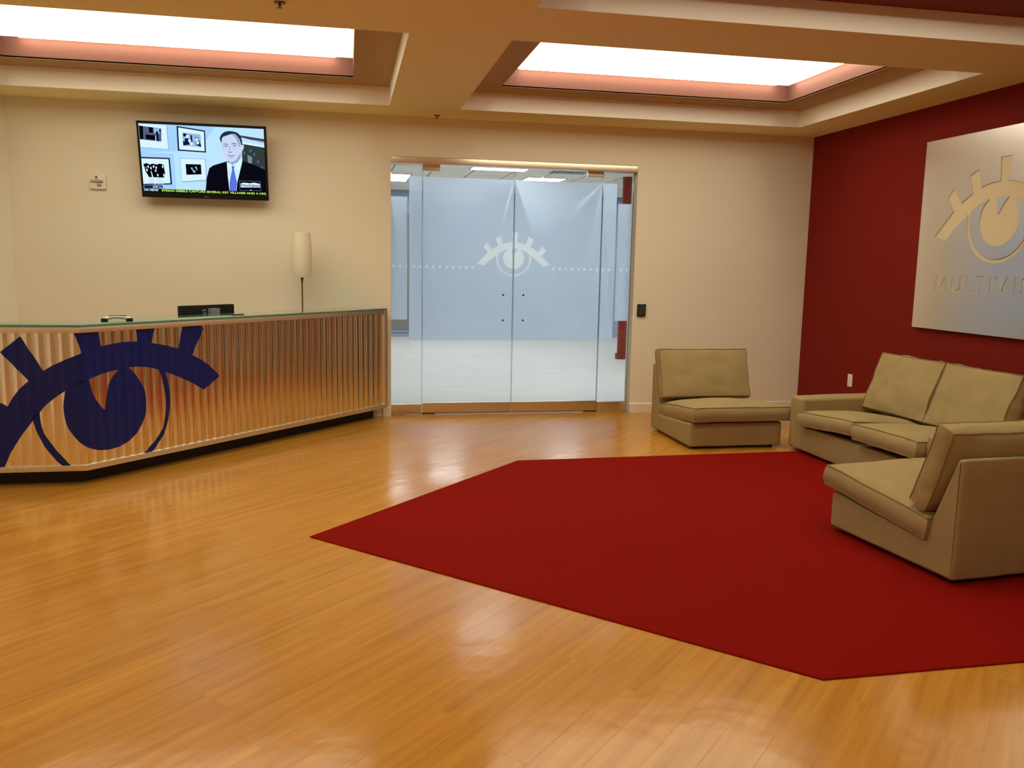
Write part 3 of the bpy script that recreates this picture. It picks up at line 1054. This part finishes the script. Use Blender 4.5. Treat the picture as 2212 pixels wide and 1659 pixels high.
def cover(name, parent, prof, x0, x1, seed, r=.016, nst=26, wr=.004):
    """loose cover: side profile (depth, height) swept across the width from x0 to x1, corners rounded"""
    sv = Vector((seed * 2.1, seed * 5.7, seed))
    n = len(prof)
    pts = []
    for i in range(n):
        p0 = Vector(prof[i - 1]); p1 = Vector(prof[i]); p2 = Vector(prof[(i + 1) % n])
        e0 = (p0 - p1); e1 = (p2 - p1)
        l0, l1 = e0.length, e1.length
        rr = min(r, l0 * .4, l1 * .4)
        a = p1 + e0 / l0 * rr; b = p1 + e1 / l1 * rr
        for k in range(4):
            t = k / 3
            pts.append((1 - t) ** 2 * a + 2 * t * (1 - t) * p1 + t * t * b)
        m_ = max(1, int((l1 - 2 * rr) / .06))
        nb = p2 - e1 / l1 * min(r, l1 * .4)
        for k in range(1, m_):
            pts.append(b.lerp(nb, k / m_))
    K = len(pts)
    cen = sum(pts, Vector((0, 0))) / K
    # inward offsets for the rounded ends
    def normal(i):
        t = (pts[(i + 1) % K] - pts[i - 1])
        nrm = Vector((t.y, -t.x))
        return nrm.normalized() if nrm.length > 1e-9 else Vector((0, 0))
    area = sum(pts[i].x * pts[(i + 1) % K].y - pts[(i + 1) % K].x * pts[i].y for i in range(K))
    sg = 1 if area > 0 else -1
    st = [(x0, r), (x0 + r * .3, r * .35), (x0 + r, 0)] + [(x0 + r + (x1 - x0 - 2 * r) * k / nst, 0) for k in range(1, nst)] + [(x1 - r, 0), (x1 - r * .3, r * .35), (x1, r)]
    v = []; f = []
    for (x, ins) in st:
        for i, p in enumerate(pts):
            nv = normal(i) * sg
            q = p - nv * ins
            w_ = noise.noise(Vector((x * 5, p.x * 4, p.y * 6)) + sv) * wr + noise.noise(Vector((x * 15, p.x * 9, p.y * 5)) + sv) * wr * .4
            q = q + nv * (w_ if ins == 0 else 0)
            v.append((x, q.x, q.y))
    for a in range(len(st) - 1):
        for i in range(K):
            j = (i + 1) % K
            f.append((a * K + i, a * K + j, (a + 1) * K + j, (a + 1) * K + i))
    f.append(tuple(range(K)))
    f.append(tuple((len(st) - 1) * K + i for i in range(K - 1, -1, -1)))
    mb = MB().add(v, f)
    return mb.build(name, FABRIC, parent, smooth=True, sharp=50)

def T(x, y, z, rx=0, ry=0, rz=0):
    return Matrix.Translation((x, y, z)) @ Matrix.Rotation(rz, 4, 'Z') @ Matrix.Rotation(rx, 4, 'X') @ Matrix.Rotation(ry, 4, 'Y')

def feet(t, xs_, ys_, z=0.0):
    for x in xs_:
        for y in ys_:
            MB().lathe([(.018, z), (.022, z + .05)], (x, y, 0), 10).build('foot', BLACK, t)

CHAIR_PROF = [(0, .020), (.91, .022), (.91, .222), (.205, .172), (.032, .615), (0, .618)]
def slipper_chair(label, loc, rz, seed, shift=0.0, w=.83, lean=0.0, dz=0.0):
    t = thing('slipper_chair', label, 'chair', loc, rz, 'armless khaki chairs of the seating group')
    cover('slipcover', t, CHAIR_PROF, 0, w, seed)
    cushion('seat_cushion', t, w + .035, .775, .114, .056, T(w / 2 + shift, .565, .277 + dz, math.radians(6.6 - 40 * -dz), 0, math.radians(.6)), seed, bulge=.016)
    cushion('back_cushion', t, w + .015, .435, .108, .056, T(w / 2, .178, .540, math.radians(109 + lean), 0, 0), seed + 5, wr=.008, pinch=.03)
    feet(t, (.06, w - .06), (.08, .84))
    return t

# chair turned away from the viewer; its back and left side show
slipper_chair('armless khaki chair nearest the viewer, turned to show its back', (2.835, 3.41, .008), math.radians(6), 3)
# chair facing the viewer, standing by the doors
slipper_chair('armless khaki chair facing forward beside the glass doors', (3.600, 7.385, 0), math.radians(180), 8, shift=-.035, dz=-.018)

def sofa():
    t = thing('sofa', 'khaki two-seat sofa with low square arms against the red wall', 'sofa', (4.59, 4.59, .008), math.radians(91.5))
    W, D = 1.85, .92
    cover('slipcover', t, CHAIR_PROF[:2] + [(.91, .225), (.205, .19), (.06, .60), (0, .60)], .19, W - .19, 21, nst=40)
    arm = [(0, .020), (.915, .020), (.915, .452), (.0, .465)]
    cover('armrest', t, arm, 0, .2, 22, r=.022, nst=6, wr=.004)
    cover('armrest', t, arm, W - .2, W, 23, r=.022, nst=6, wr=.004)
    cushion('seat_cushion', t, .685, .76, .110, .054, T(W - .2 - .348, .572, .281, math.radians(6), math.radians(4.2), math.radians(1.5)), 31, bulge=.016)
    cushion('seat_cushion', t, .685, .76, .112, .054, T(.2 + .352, .588, .306, math.radians(5), math.radians(1), math.radians(-.8)), 32, bulge=.016)
    cushion('back_cushion', t, .72, .47, .125, .062, T(W - .2 - .355, .235, .585, math.radians(110), 0, math.radians(1)), 33, wr=.014, pinch=.05)
    cushion('back_cushion', t, .72, .47, .125, .062, T(.2 + .355, .24, .585, math.radians(110), 0, math.radians(-1)), 34, wr=.012, pinch=.05)
    feet(t, (.06, W - .06), (.08, .84))
sofa()

# ------------------------------------------------------------------ television
def television():
    c = Vector((-1.2325, 8.065, 2.344))
    t = thing('television', 'flat television tilted down on the cream wall, showing a news broadcast', 'television', c)
    tilt = math.atan2(.13, .632)
    t.rotation_euler = (tilt, 0, 0)
    # local: x right, z up, -y towards the room
    MB().box(-.539, .001, -.323, .539, .040, .323).build('housing', BLACKP, t, bevel=.006)
    mb = MB()
    for q in ((-.539, -.323, .539, -.277), (-.539, .302, .539, .323), (-.539, -.277, -.521, .302), (.519, -.277, .539, .302)):
        mb.box(q[0], -.006, q[1], q[2], .002, q[3])
    mb.build('bezel', BLACKP, t, bevel=.002)
    cols = {'bg': (.38, .66, 1.0), 'bg2': (.50, .80, 1.0), 'white': (.70, .92, 1.0), 'shadow': (.30, .50, .78), 'navy': (.006, .008, .05), 'black': (.002, .002, .004), 'green': (.028, .05, .045), 'green2': (.20, .28, .28),
            'brown': (.05, .045, .055), 'skin': (.60, .70, .92), 'skin2': (.33, .39, .62), 'hair': (.022, .026, .06), 'suit': (.003, .003, .007), 'shirt': (.60, .88, 1.0), 'tie': (.10, .15, .70), 'tie2': (.22, .36, .95),
            'grey': (.09, .12, .22), 'yellow': (.50, .80, .10), 'purple': (.12, .05, .25)}
    names = list(cols)
    ml = [emis('screen_' + k, cols[k], 1.0) for k in names]
    mb = MB()
    lay = [0]
    def poly(P, c_):
        lay[0] += 1
        p, tr = fill2d([(a / 1000, b / 1000) for a, b in P])
        d = -.0002 - .00006 * lay[0]
        mb.add([(a, d, b) for a, b in p], tr, names.index(c_))
    def disc(x, y, rx, ry, c_, n=14):
        poly([(x + rx * math.cos(2 * PI * k / n), y + ry * math.sin(2 * PI * k / n)) for k in range(n)], c_)
    def stroke(P, w_, c_):
        for (a, b), (c2, d2) in zip(P, P[1:]):
            l = math.hypot(c2 - a, d2 - b) or 1
            nx, ny = -(d2 - b) / l * w_ / 2, (c2 - a) / l * w_ / 2
            poly([(a + nx, b + ny), (c2 + nx, d2 + ny), (c2 - nx, d2 - ny), (a - nx, b - ny)], c_)
    def text(s_, x, y, h, w_, c_, bold=.02):
        lay[0] += 1
        v2, f2 = text_tris(s_, h / 1000, bold, w_ / 1000)
        d = -.0002 - .00006 * lay[0]
        mb.add([(a + x / 1000, d, b + y / 1000) for a, b in v2], f2, names.index(c_))
    poly([(-521, -277), (519, -277), (519, 302), (-521, 302)], 'bg2')
    poly([(-521, 60), (-40, 90), (110, 302), (-521, 302)], 'bg')
    poly([(-521, -277), (-250, -277), (-250, 60), (-521, 60)], 'bg')
    # framed photographs on the wall of the broadcast
    poly([(-515, 297), (-286, 290), (-284, 90), (-512, 96)], 'shadow')
    poly([(-519, 300), (-295, 293), (-293, 96), (-519, 103)], 'white')
    poly([(-519, 283), (-338, 266), (-344, 157), (-519, 168)], 'grey')
    poly([(-519, 284), (-485, 279), (-490, 172), (-519, 170)], 'black')
    poly([(-440, 275), (-405, 272), (-408, 225), (-440, 228)], 'black')
    poly([(-400, 268), (-350, 266), (-352, 222), (-398, 225)], 'shadow')
    poly([(-470, 212), (-395, 207), (-395, 166), (-470, 172)], 'black')
    poly([(-383, 240), (-365, 240), (-362, 160), (-386, 160)], 'navy')
    poly([(-355, 262), (-343, 260), (-345, 232), (-355, 234)], 'navy')
    poly([(-388, 205), (-384, 205), (-386, 160), (-392, 160)], 'white')
    poly([(-210, 294), (24, 266), (21, 79), (-214, 86)], 'navy')
    poly([(-198, 282), (14, 256), (10, 90), (-201, 97)], 'white')
    poly([(-167, 241), (-15, 231), (-16, 123), (-166, 131)], 'shadow')
    for q in ([(-160, 236), (-130, 232), (-134, 205), (-160, 210)], [(-150, 190), (-118, 205), (-112, 140), (-152, 135)], [(-100, 225), (-88, 222), (-86, 150), (-104, 150)], [(-62, 208), (-42, 205), (-20, 150), (-16, 124), (-58, 140)], [(-166, 170), (-150, 165), (-150, 132), (-166, 132)]):
        poly(q, 'navy')
    for x, y in ((-128, 208), (-110, 175), (-96, 150), (-50, 186), (-44, 160)):
        disc(x, y, 12, 15, 'white')
    poly([(-521, 21), (-285, 21), (-282, -207), (-521, -221)], 'navy')
    poly([(-521, 9), (-297, 10), (-295, -197), (-521, -210)], 'white')
    poly([(-508, -40), (-480, -30), (-455, -42), (-430, -32), (-400, -40), (-370, -30), (-340, -40), (-334, -119), (-345, -150), (-470, -150), (-494, -102)], 'black')
    for x, y in ((-470, -60), (-448, -72), (-425, -58), (-404, -66), (-350, -56), (-482, -90), (-410, -92), (-396, -130), (-345, -128)):
        disc(x, y, 6, 12, 'white')
    poly([(-452, -96), (-446, -96), (-434, -150), (-444, -150)], 'white')
    poly([(-504, -60), (-474, -64), (-466, -72), (-500, -78)], 'grey')
    poly([(-203, 24), (16, 27), (14, -166), (-199, -187)], 'shadow')
    poly([(-198, 19), (8, 22), (6, -155), (-196, -176)], 'white')
    poly([(-157, -26), (-28, -24), (-28, -110), (-156, -118)], 'black')
    for x, y, r in ((-106, -62, 8), (-88, -88, 9), (-72, -52, 8), (-66, -68, 6), (-98, -78, 6)):
        disc(x, y, r, r * 1.2, 'shadow')
    # beam and dark picture behind the speaker
    poly([(300, 241), (519, 216), (519, 181), (322, 223)], 'brown')
    poly([(420, 208), (519, 196), (519, 182), (420, 204)], 'skin2')
    poly([(331, 184), (519, 159), (519, 143), (331, 167)], 'white')
    poly([(325, 168), (519, 143), (519, -60), (325, 12)], 'green')
    poly([(372, 76), (411, 55), (403, -9), (374, 1)], 'green2')
    poly([(440, 40), (470, 60), (480, 5), (450, -20)], 'brown')
    for x, y in ((430, 80), (460, 20), (492, -30), (400, 110), (345, 90)):
        disc(x, y, 9, 14, 'grey')
    # speaker in suit and tie
    poly([(-2, -250), (13, -141), (41, -53), (76, -28), (192, 11), (324, 22), (409, -3), (519, -50), (519, -262), (265, -250)], 'suit')
    poly([(192, 8), (242, -16), (322, 51), (324, 11), (274, -166), (262, -245), (202, -245), (194, -111)], 'shirt')
    poly([(192, 8), (222, -2), (240, -34), (205, -60)], 'white')
    poly([(324, 40), (262, -20), (252, -32), (292, -64)], 'white')
    poly([(230, -28), (257, -26), (250, -51), (271, -178), (258, -245), (204, -245), (208, -169), (235, -54)], 'tie')
    for i in range(9):
        for j in range(6):
            x = 214 + 9 * j + (4 if i % 2 else 0); y = -236 + 20 * i
            if abs(x - 240) < 26 - i * 2.2:
                disc(x, y, 2.6, 3.4, 'tie2', 6)
    poly(catmull([(151, 187), (164, 222), (205, 246), (267, 255), (300, 228), (314, 177), (323, 158), (342, 161), (343, 133), (328, 103), (321, 80), (311, 45), (283, 6), (242, -10), (209, 12), (188, 46), (168, 85), (154, 119), (151, 187)], 4), 'skin')
    poly([(318, 92), (311, 45), (283, 6), (242, -10), (212, 8), (240, 8), (275, 30), (298, 66)], 'skin2')
    poly([(236, 255), (300, 232), (314, 178), (306, 130), (296, 170), (280, 215)], 'skin2')
    poly(catmull([(143, 210), (159, 239), (189, 263), (234, 272), (290, 262), (322, 229), (332, 178), (322, 158), (312, 200), (289, 236), (255, 249), (198, 230), (166, 213), (157, 170), (148, 187), (143, 210)], 4), 'hair')
    for x, y in ((192, 141), (265, 149)):
        stroke([(x - 22, y + 14), (x - 4, y + 22), (x + 20, y + 14)], 5, 'hair')
        disc(x, y, 13, 5, 'skin2'); disc(x, y, 6, 5, 'navy', 8)
        stroke([(x + 25 * math.cos(2 * PI * k / 14), y - 4 + 18 * math.sin(2 * PI * k / 14)) for k in range(15)], 2, 'skin2')
    stroke([(290, 150), (322, 146)], 2, 'skin2')
    stroke([(226, 140), (219, 108), (213, 96), (226, 88), (246, 98)], 5, 'skin2')
    poly([(205, 98), (226, 84), (250, 98), (228, 92)], 'tie')
    stroke([(203, 66), (235, 60), (268, 66)], 5, 'purple')
    poly([(216, 52), (252, 52), (246, 45), (222, 45)], 'skin2')
    # on-screen lettering
    poly([(-521, -247), (519, -250), (519, -277), (-521, -277)], 'black')
    text('SYRIAN REBELS CAPTURE SEVERAL KEY VILLAGES AND A HIG', -373, -269, 18, 890, 'yellow', .032)
    text('OX NEWS', -519, -268, 17, 118, 'white', .03)
    poly([(-515, -221), (-362, -217), (-362, -243), (-517, -246)], 'navy')
    text('6:07', -443, -238, 14, 44, 'white', .03)
    text('PM', -394, -238, 9, 22, 'white', .02)
    poly([(-433, -212), (-424, -212), (-392, -153), (-401, -153)], 'white')
    text('FOX', -397, -179, 20, 48, 'shadow', .07)
    text('NEWS', -413, -205, 21, 64, 'shadow', .07)
    text('FOX', -396, -178, 19, 46, 'white', .03)
    text('NEWS', -412, -204, 20, 62, 'white', .03)
    text('FOX', -470, -178, 16, 42, 'bg', .02)
    text('NEWS', -474, -204, 16, 44, 'bg', .02)
    poly([(292, -151), (477, -151), (476, -238), (291, -238)], 'grey')
    poly([(296, -155), (473, -155), (472, -234), (295, -234)], 'black')
    poly([(302, -176), (330, -168), (380, -172), (420, -165), (468, -174), (470, -206), (400, -208), (302, -211)], 'white')
    text('Huckabee', 309, -202, 24, 156, 'purple', .02)
    poly([(380, -236), (396, -236), (388, -226)], 'white')
    mb.build('screen_picture', ml, t)
    mb = MB()
    mb.tube([(.005 * math.cos(2 * PI * k / 12) - .007, -.0068, -.304 + .005 * math.sin(2 * PI * k / 12)) for k in range(12)], .0009, 5, True)
    v2, f2 = text_tris('LG', .008, .01)
    mb.add([(a + .003, -.0066, b - .308) for a, b in v2], f2)
    mb.build('maker_badge', SILVER, t)
    mb = MB()
    mb.box(-.20, .040, -.12, .20, .060, .12)
    mb.box(-.06, .05, -.03, .06, .183, .03)
    mb.build('wall_bracket', BLACK, t)
television()

# ------------------------------------------------------------------ sign on the red wall
def sign():
    xf = 4.703
    y0, y1, z0, z1 = 4.58, 6.410, 1.037, 2.556
    t = thing('wall_sign', 'large square brushed metal sign with cut-out eye and lettering on red wall', 'sign', (xf, (y0 + y1) / 2, (z0 + z1) / 2))
    cy, cz = (y0 + y1) / 2, (z0 + z1) / 2
    hw, hh = (y1 - y0) / 2, (z1 - z0) / 2
    plate = MB().box(0, -hw, -hh, .006, hw, hh).build('face_plate', SIGN, t)
    lp = logo_parts()
    ly, lz, lr = 5.540, 1.888, .1965
    cut = MB()
    def place(a, b, d):
        return (d, -a, b)           # a runs to the viewer's right = towards smaller y
    cutters = []
    for k, poly in lp.items():
        m = MB()
        extrude2d(m, [((-(ly - cy)) + lr * a, (lz - cz) + lr * .97 * b) for a, b in poly], place, -.01, .02)
        cutters.append(m)
    # thin capitals, cap height 0.124
    h, s = .124, .0145
    def seg(m, a, b, w_=s):
        (x0_, z0_), (x1_, z1_) = a, b
        l = math.hypot(x1_ - x0_, z1_ - z0_)
        nx, nz = -(z1_ - z0_) / l * w_ / 2, (x1_ - x0_) / l * w_ / 2
        extrude2d(m, [(x0_ + nx, z0_ + nz), (x1_ + nx, z1_ + nz), (x1_ - nx, z1_ - nz), (x0_ - nx, z0_ - nz)], place, -.01, .02)
    def run(P, w_=s):
        L_, R_ = [], []
        for i, p in enumerate(P):
            a = P[max(i - 1, 0)]; b = P[min(i + 1, len(P) - 1)]
            l = math.hypot(b[0] - a[0], b[1] - a[1])
            nx, nz = -(b[1] - a[1]) / l * w_ / 2, (b[0] - a[0]) / l * w_ / 2
            L_.append((p[0] + nx, p[1] + nz)); R_.append((p[0] - nx, p[1] - nz))
        m = MB()
        extrude2d(m, L_ + R_[::-1], place, -.01, .02)
        cutters.append(m)
    zb = 1.349 - cz
    def X(y): return -(y - cy)
    def strokes(L):
        for a, b in L:
            m = MB(); seg(m, a, b); cutters.append(m)
    def Ic(y): strokes([((X(y), zb), (X(y), zb + h))])
    xm0, xm1 = X(6.176), X(6.030)
    strokes([((xm0 + .006, zb), (xm0 + .022, zb + h)), ((xm0 + .022, zb + h), ((xm0 + xm1) / 2, zb + .012)), (((xm0 + xm1) / 2, zb + .012), (xm1 - .022, zb + h)), ((xm1 - .022, zb + h), (xm1 - .006, zb))])
    xu0, xu1 = X(5.970), X(5.878)
    r = (xu1 - xu0) / 2
    run([(xu0, zb + h)] + [((xu0 + xu1) / 2 - r * math.cos(PI * k / 14), zb + r - r * math.sin(PI * k / 14) * .97) for k in range(15)] + [(xu1, zb + h)])
    xl0, xl1 = X(5.808), X(5.742)
    run([(xl0, zb + h), (xl0, zb + .0065)]); run([(xl0 - .006, zb + .0065), (xl1, zb + .0065)])
    strokes([((X(5.707), zb + h - .006), (X(5.623), zb + h - .006)), ((X(5.665), zb + h - .006), (X(5.665), zb))])
    Ic(5.561)
    strokes([((X(5.503), zb + h), (X(5.450), zb)), ((X(5.450), zb), (X(5.397), zb + h))])
    Ic(5.321)
    xs_, w2 = X(5.225), .034
    run(catmull([(xs_ + w2, zb + h * .84), (xs_ + .008, zb + h * .97), (xs_ - w2 * .9, zb + h * .80), (xs_ - .012, zb + h * .58), (xs_ + .016, zb + h * .46), (xs_ + w2, zb + h * .25), (xs_, zb + h * .04), (xs_ - w2, zb + h * .17)], 5))
    Ic(5.130)
    xo = X(5.025)
    run([(xo + .056 * math.cos(-PI / 2 + 2 * PI * k / 30), zb + h / 2 + .057 * math.sin(-PI / 2 + 2 * PI * k / 30)) for k in range(30)])
    xn0, xn1 = X(4.915), X(4.825)
    strokes([((xn0, zb), (xn0, zb + h)), ((xn0, zb + h), (xn1, zb)), ((xn1, zb), (xn1, zb + h))])
    objs = []
    for m in cutters:
        o = m.build('cutter', SIGNB, t)
        objs.append(o)
        md = plate.modifiers.new('cut', 'BOOLEAN')
        md.operation = 'DIFFERENCE'
        md.solver = 'EXACT'
        md.object = o
    dg = bpy.context.evaluated_depsgraph_get()
    me = bpy.data.meshes.new_from_object(plate.evaluated_get(dg))
    plate.modifiers.clear()
    plate.data = me
    me.materials.clear()
    me.materials.append(SIGN)
    me.polygons.foreach_set('material_index', [0] * len(me.polygons))
    for o in objs:
        bpy.data.objects.remove(o)
    MB().box(.0065, -hw + .004, -hh + .004, .0105, hw - .004, hh - .004).build('backing_sheet', SIGNB, t)
    for a in (-hw + .1, hw - .1):
        for b in (-hh + .1, hh - .1):
            mb = MB()
            mb.add([(.0105, a - .02, b - .02), (.0105, a + .02, b - .02), (.0105, a + .02, b + .02), (.0105, a - .02, b + .02), (.040, a - .02, b - .02), (.040, a + .02, b - .02), (.040, a + .02, b + .02), (.040, a - .02, b + .02)],
                   [(0, 1, 2, 3), (7, 6, 5, 4), (0, 4, 5, 1), (1, 5, 6, 2), (2, 6, 7, 3), (3, 7, 4, 0)])
            mb.build('standoff', STEEL, t)
sign()

# ------------------------------------------------------------------ small fixtures
def fixtures():
    a = thing('fire_alarm', 'small white fire alarm strobe left of the television', 'alarm', (-2.160, YB, 2.150))
    MB().box(-.066, -.026, -.060, .066, 0, .060).build('housing', WHITEP, a, bevel=.004)
    MB().box(-.056, -.040, .000, .044, -.026, .020).build('strobe_bar', SILVER, a, bevel=.003)
    MB().box(.000, -.046, -.004, .030, -.026, .024).build('strobe_lens', SILVER, a, bevel=.004)
    MB().lathe([(.006, 0), (.006, .02)], (-.010, -.030, .032), 10).build('button', DARKSLOT, a)
    mb = MB()
    for k in range(3):
        mb.box(-.004 + .012 * k, -.0275, -.040, .003 + .012 * k, -.026, -.020)
    mb.build('grille', DARKSLOT, a)
    c = thing('card_reader', 'small black card reader on the wall right of the glass doors', 'card reader', (2.942, YB, 1.058))
    MB().box(-.044, -.022, -.061, .044, 0, .061).build('housing', BLACKP, c, bevel=.004)
    MB().box(-.036, -.0235, -.050, .036, -.022, .046).build('face', DARKSLOT, c)
    MB().box(-.010, -.0242, .050, .010, -.022, .054).build('indicator', GREYP, c)
    o = thing('wall_outlet', 'white electrical outlet low on the red wall beside the sofa', 'outlet', (XR, 7.300, .452))
    MB().box(-.006, -.037, -.060, 0, .037, .060).build('cover_plate', WHITEP, o, bevel=.002)
    for z in (-.021, .021):
        s_ = MB().box(-.0075, -.016, z - .014, -.006, .016, z + .014).build('socket', WHITEP, o)
        mb = MB()
        for y in (-.006, .006):
            mb.box(-.0080, y - .001, z - .004, -.0075, y + .001, z + .006)
        mb.build('slots', DARKSLOT, s_)
    for i, (x, y, lab) in enumerate(((-.339, 4.879, 'fire sprinkler head in the ceiling at the top edge, left of centre'), (.831, 8.10, 'tiny fire sprinkler head in the ceiling above the glass doors'))):
        s_ = thing('fire_sprinkler', lab, 'sprinkler', (x, y, ZC), group='fire sprinklers in the ceiling')
        MB().lathe([(.0, 0), (.032, 0), (.028, -.006), (.010, -.008), (0, -.008)], seg=20, caps=False).build('escutcheon', BRASS, s_, smooth=True)
        MB().lathe([(.006, -.006), (.006, -.026)], seg=8).build('nozzle', BRASS, s_)
        MB().lathe([(.0, -.028), (.016, -.028), (.016, -.026), (0, -.026)], seg=14, caps=False).build('deflector', BRASS, s_)
    q = MB()
    q.add([(-.012, -.006, .0006), (.011, -.008, .0012), (.013, .006, .003), (-.010, .008, .0006), (-.012, -.006, .0012), (.011, -.008, .0018), (.013, .006, .0036), (-.010, .008, .0012)],
          [(3, 2, 1, 0), (4, 5, 6, 7), (0, 1, 5, 4), (1, 2, 6, 5), (2, 3, 7, 6), (3, 0, 4, 7)])
    p = q.build('paper_scrap', WHITEP, loc=(.637, 6.528, 0))
    tag(p, 'tiny white paper scrap on the wood floor before the doors', 'paper scrap')
fixtures()
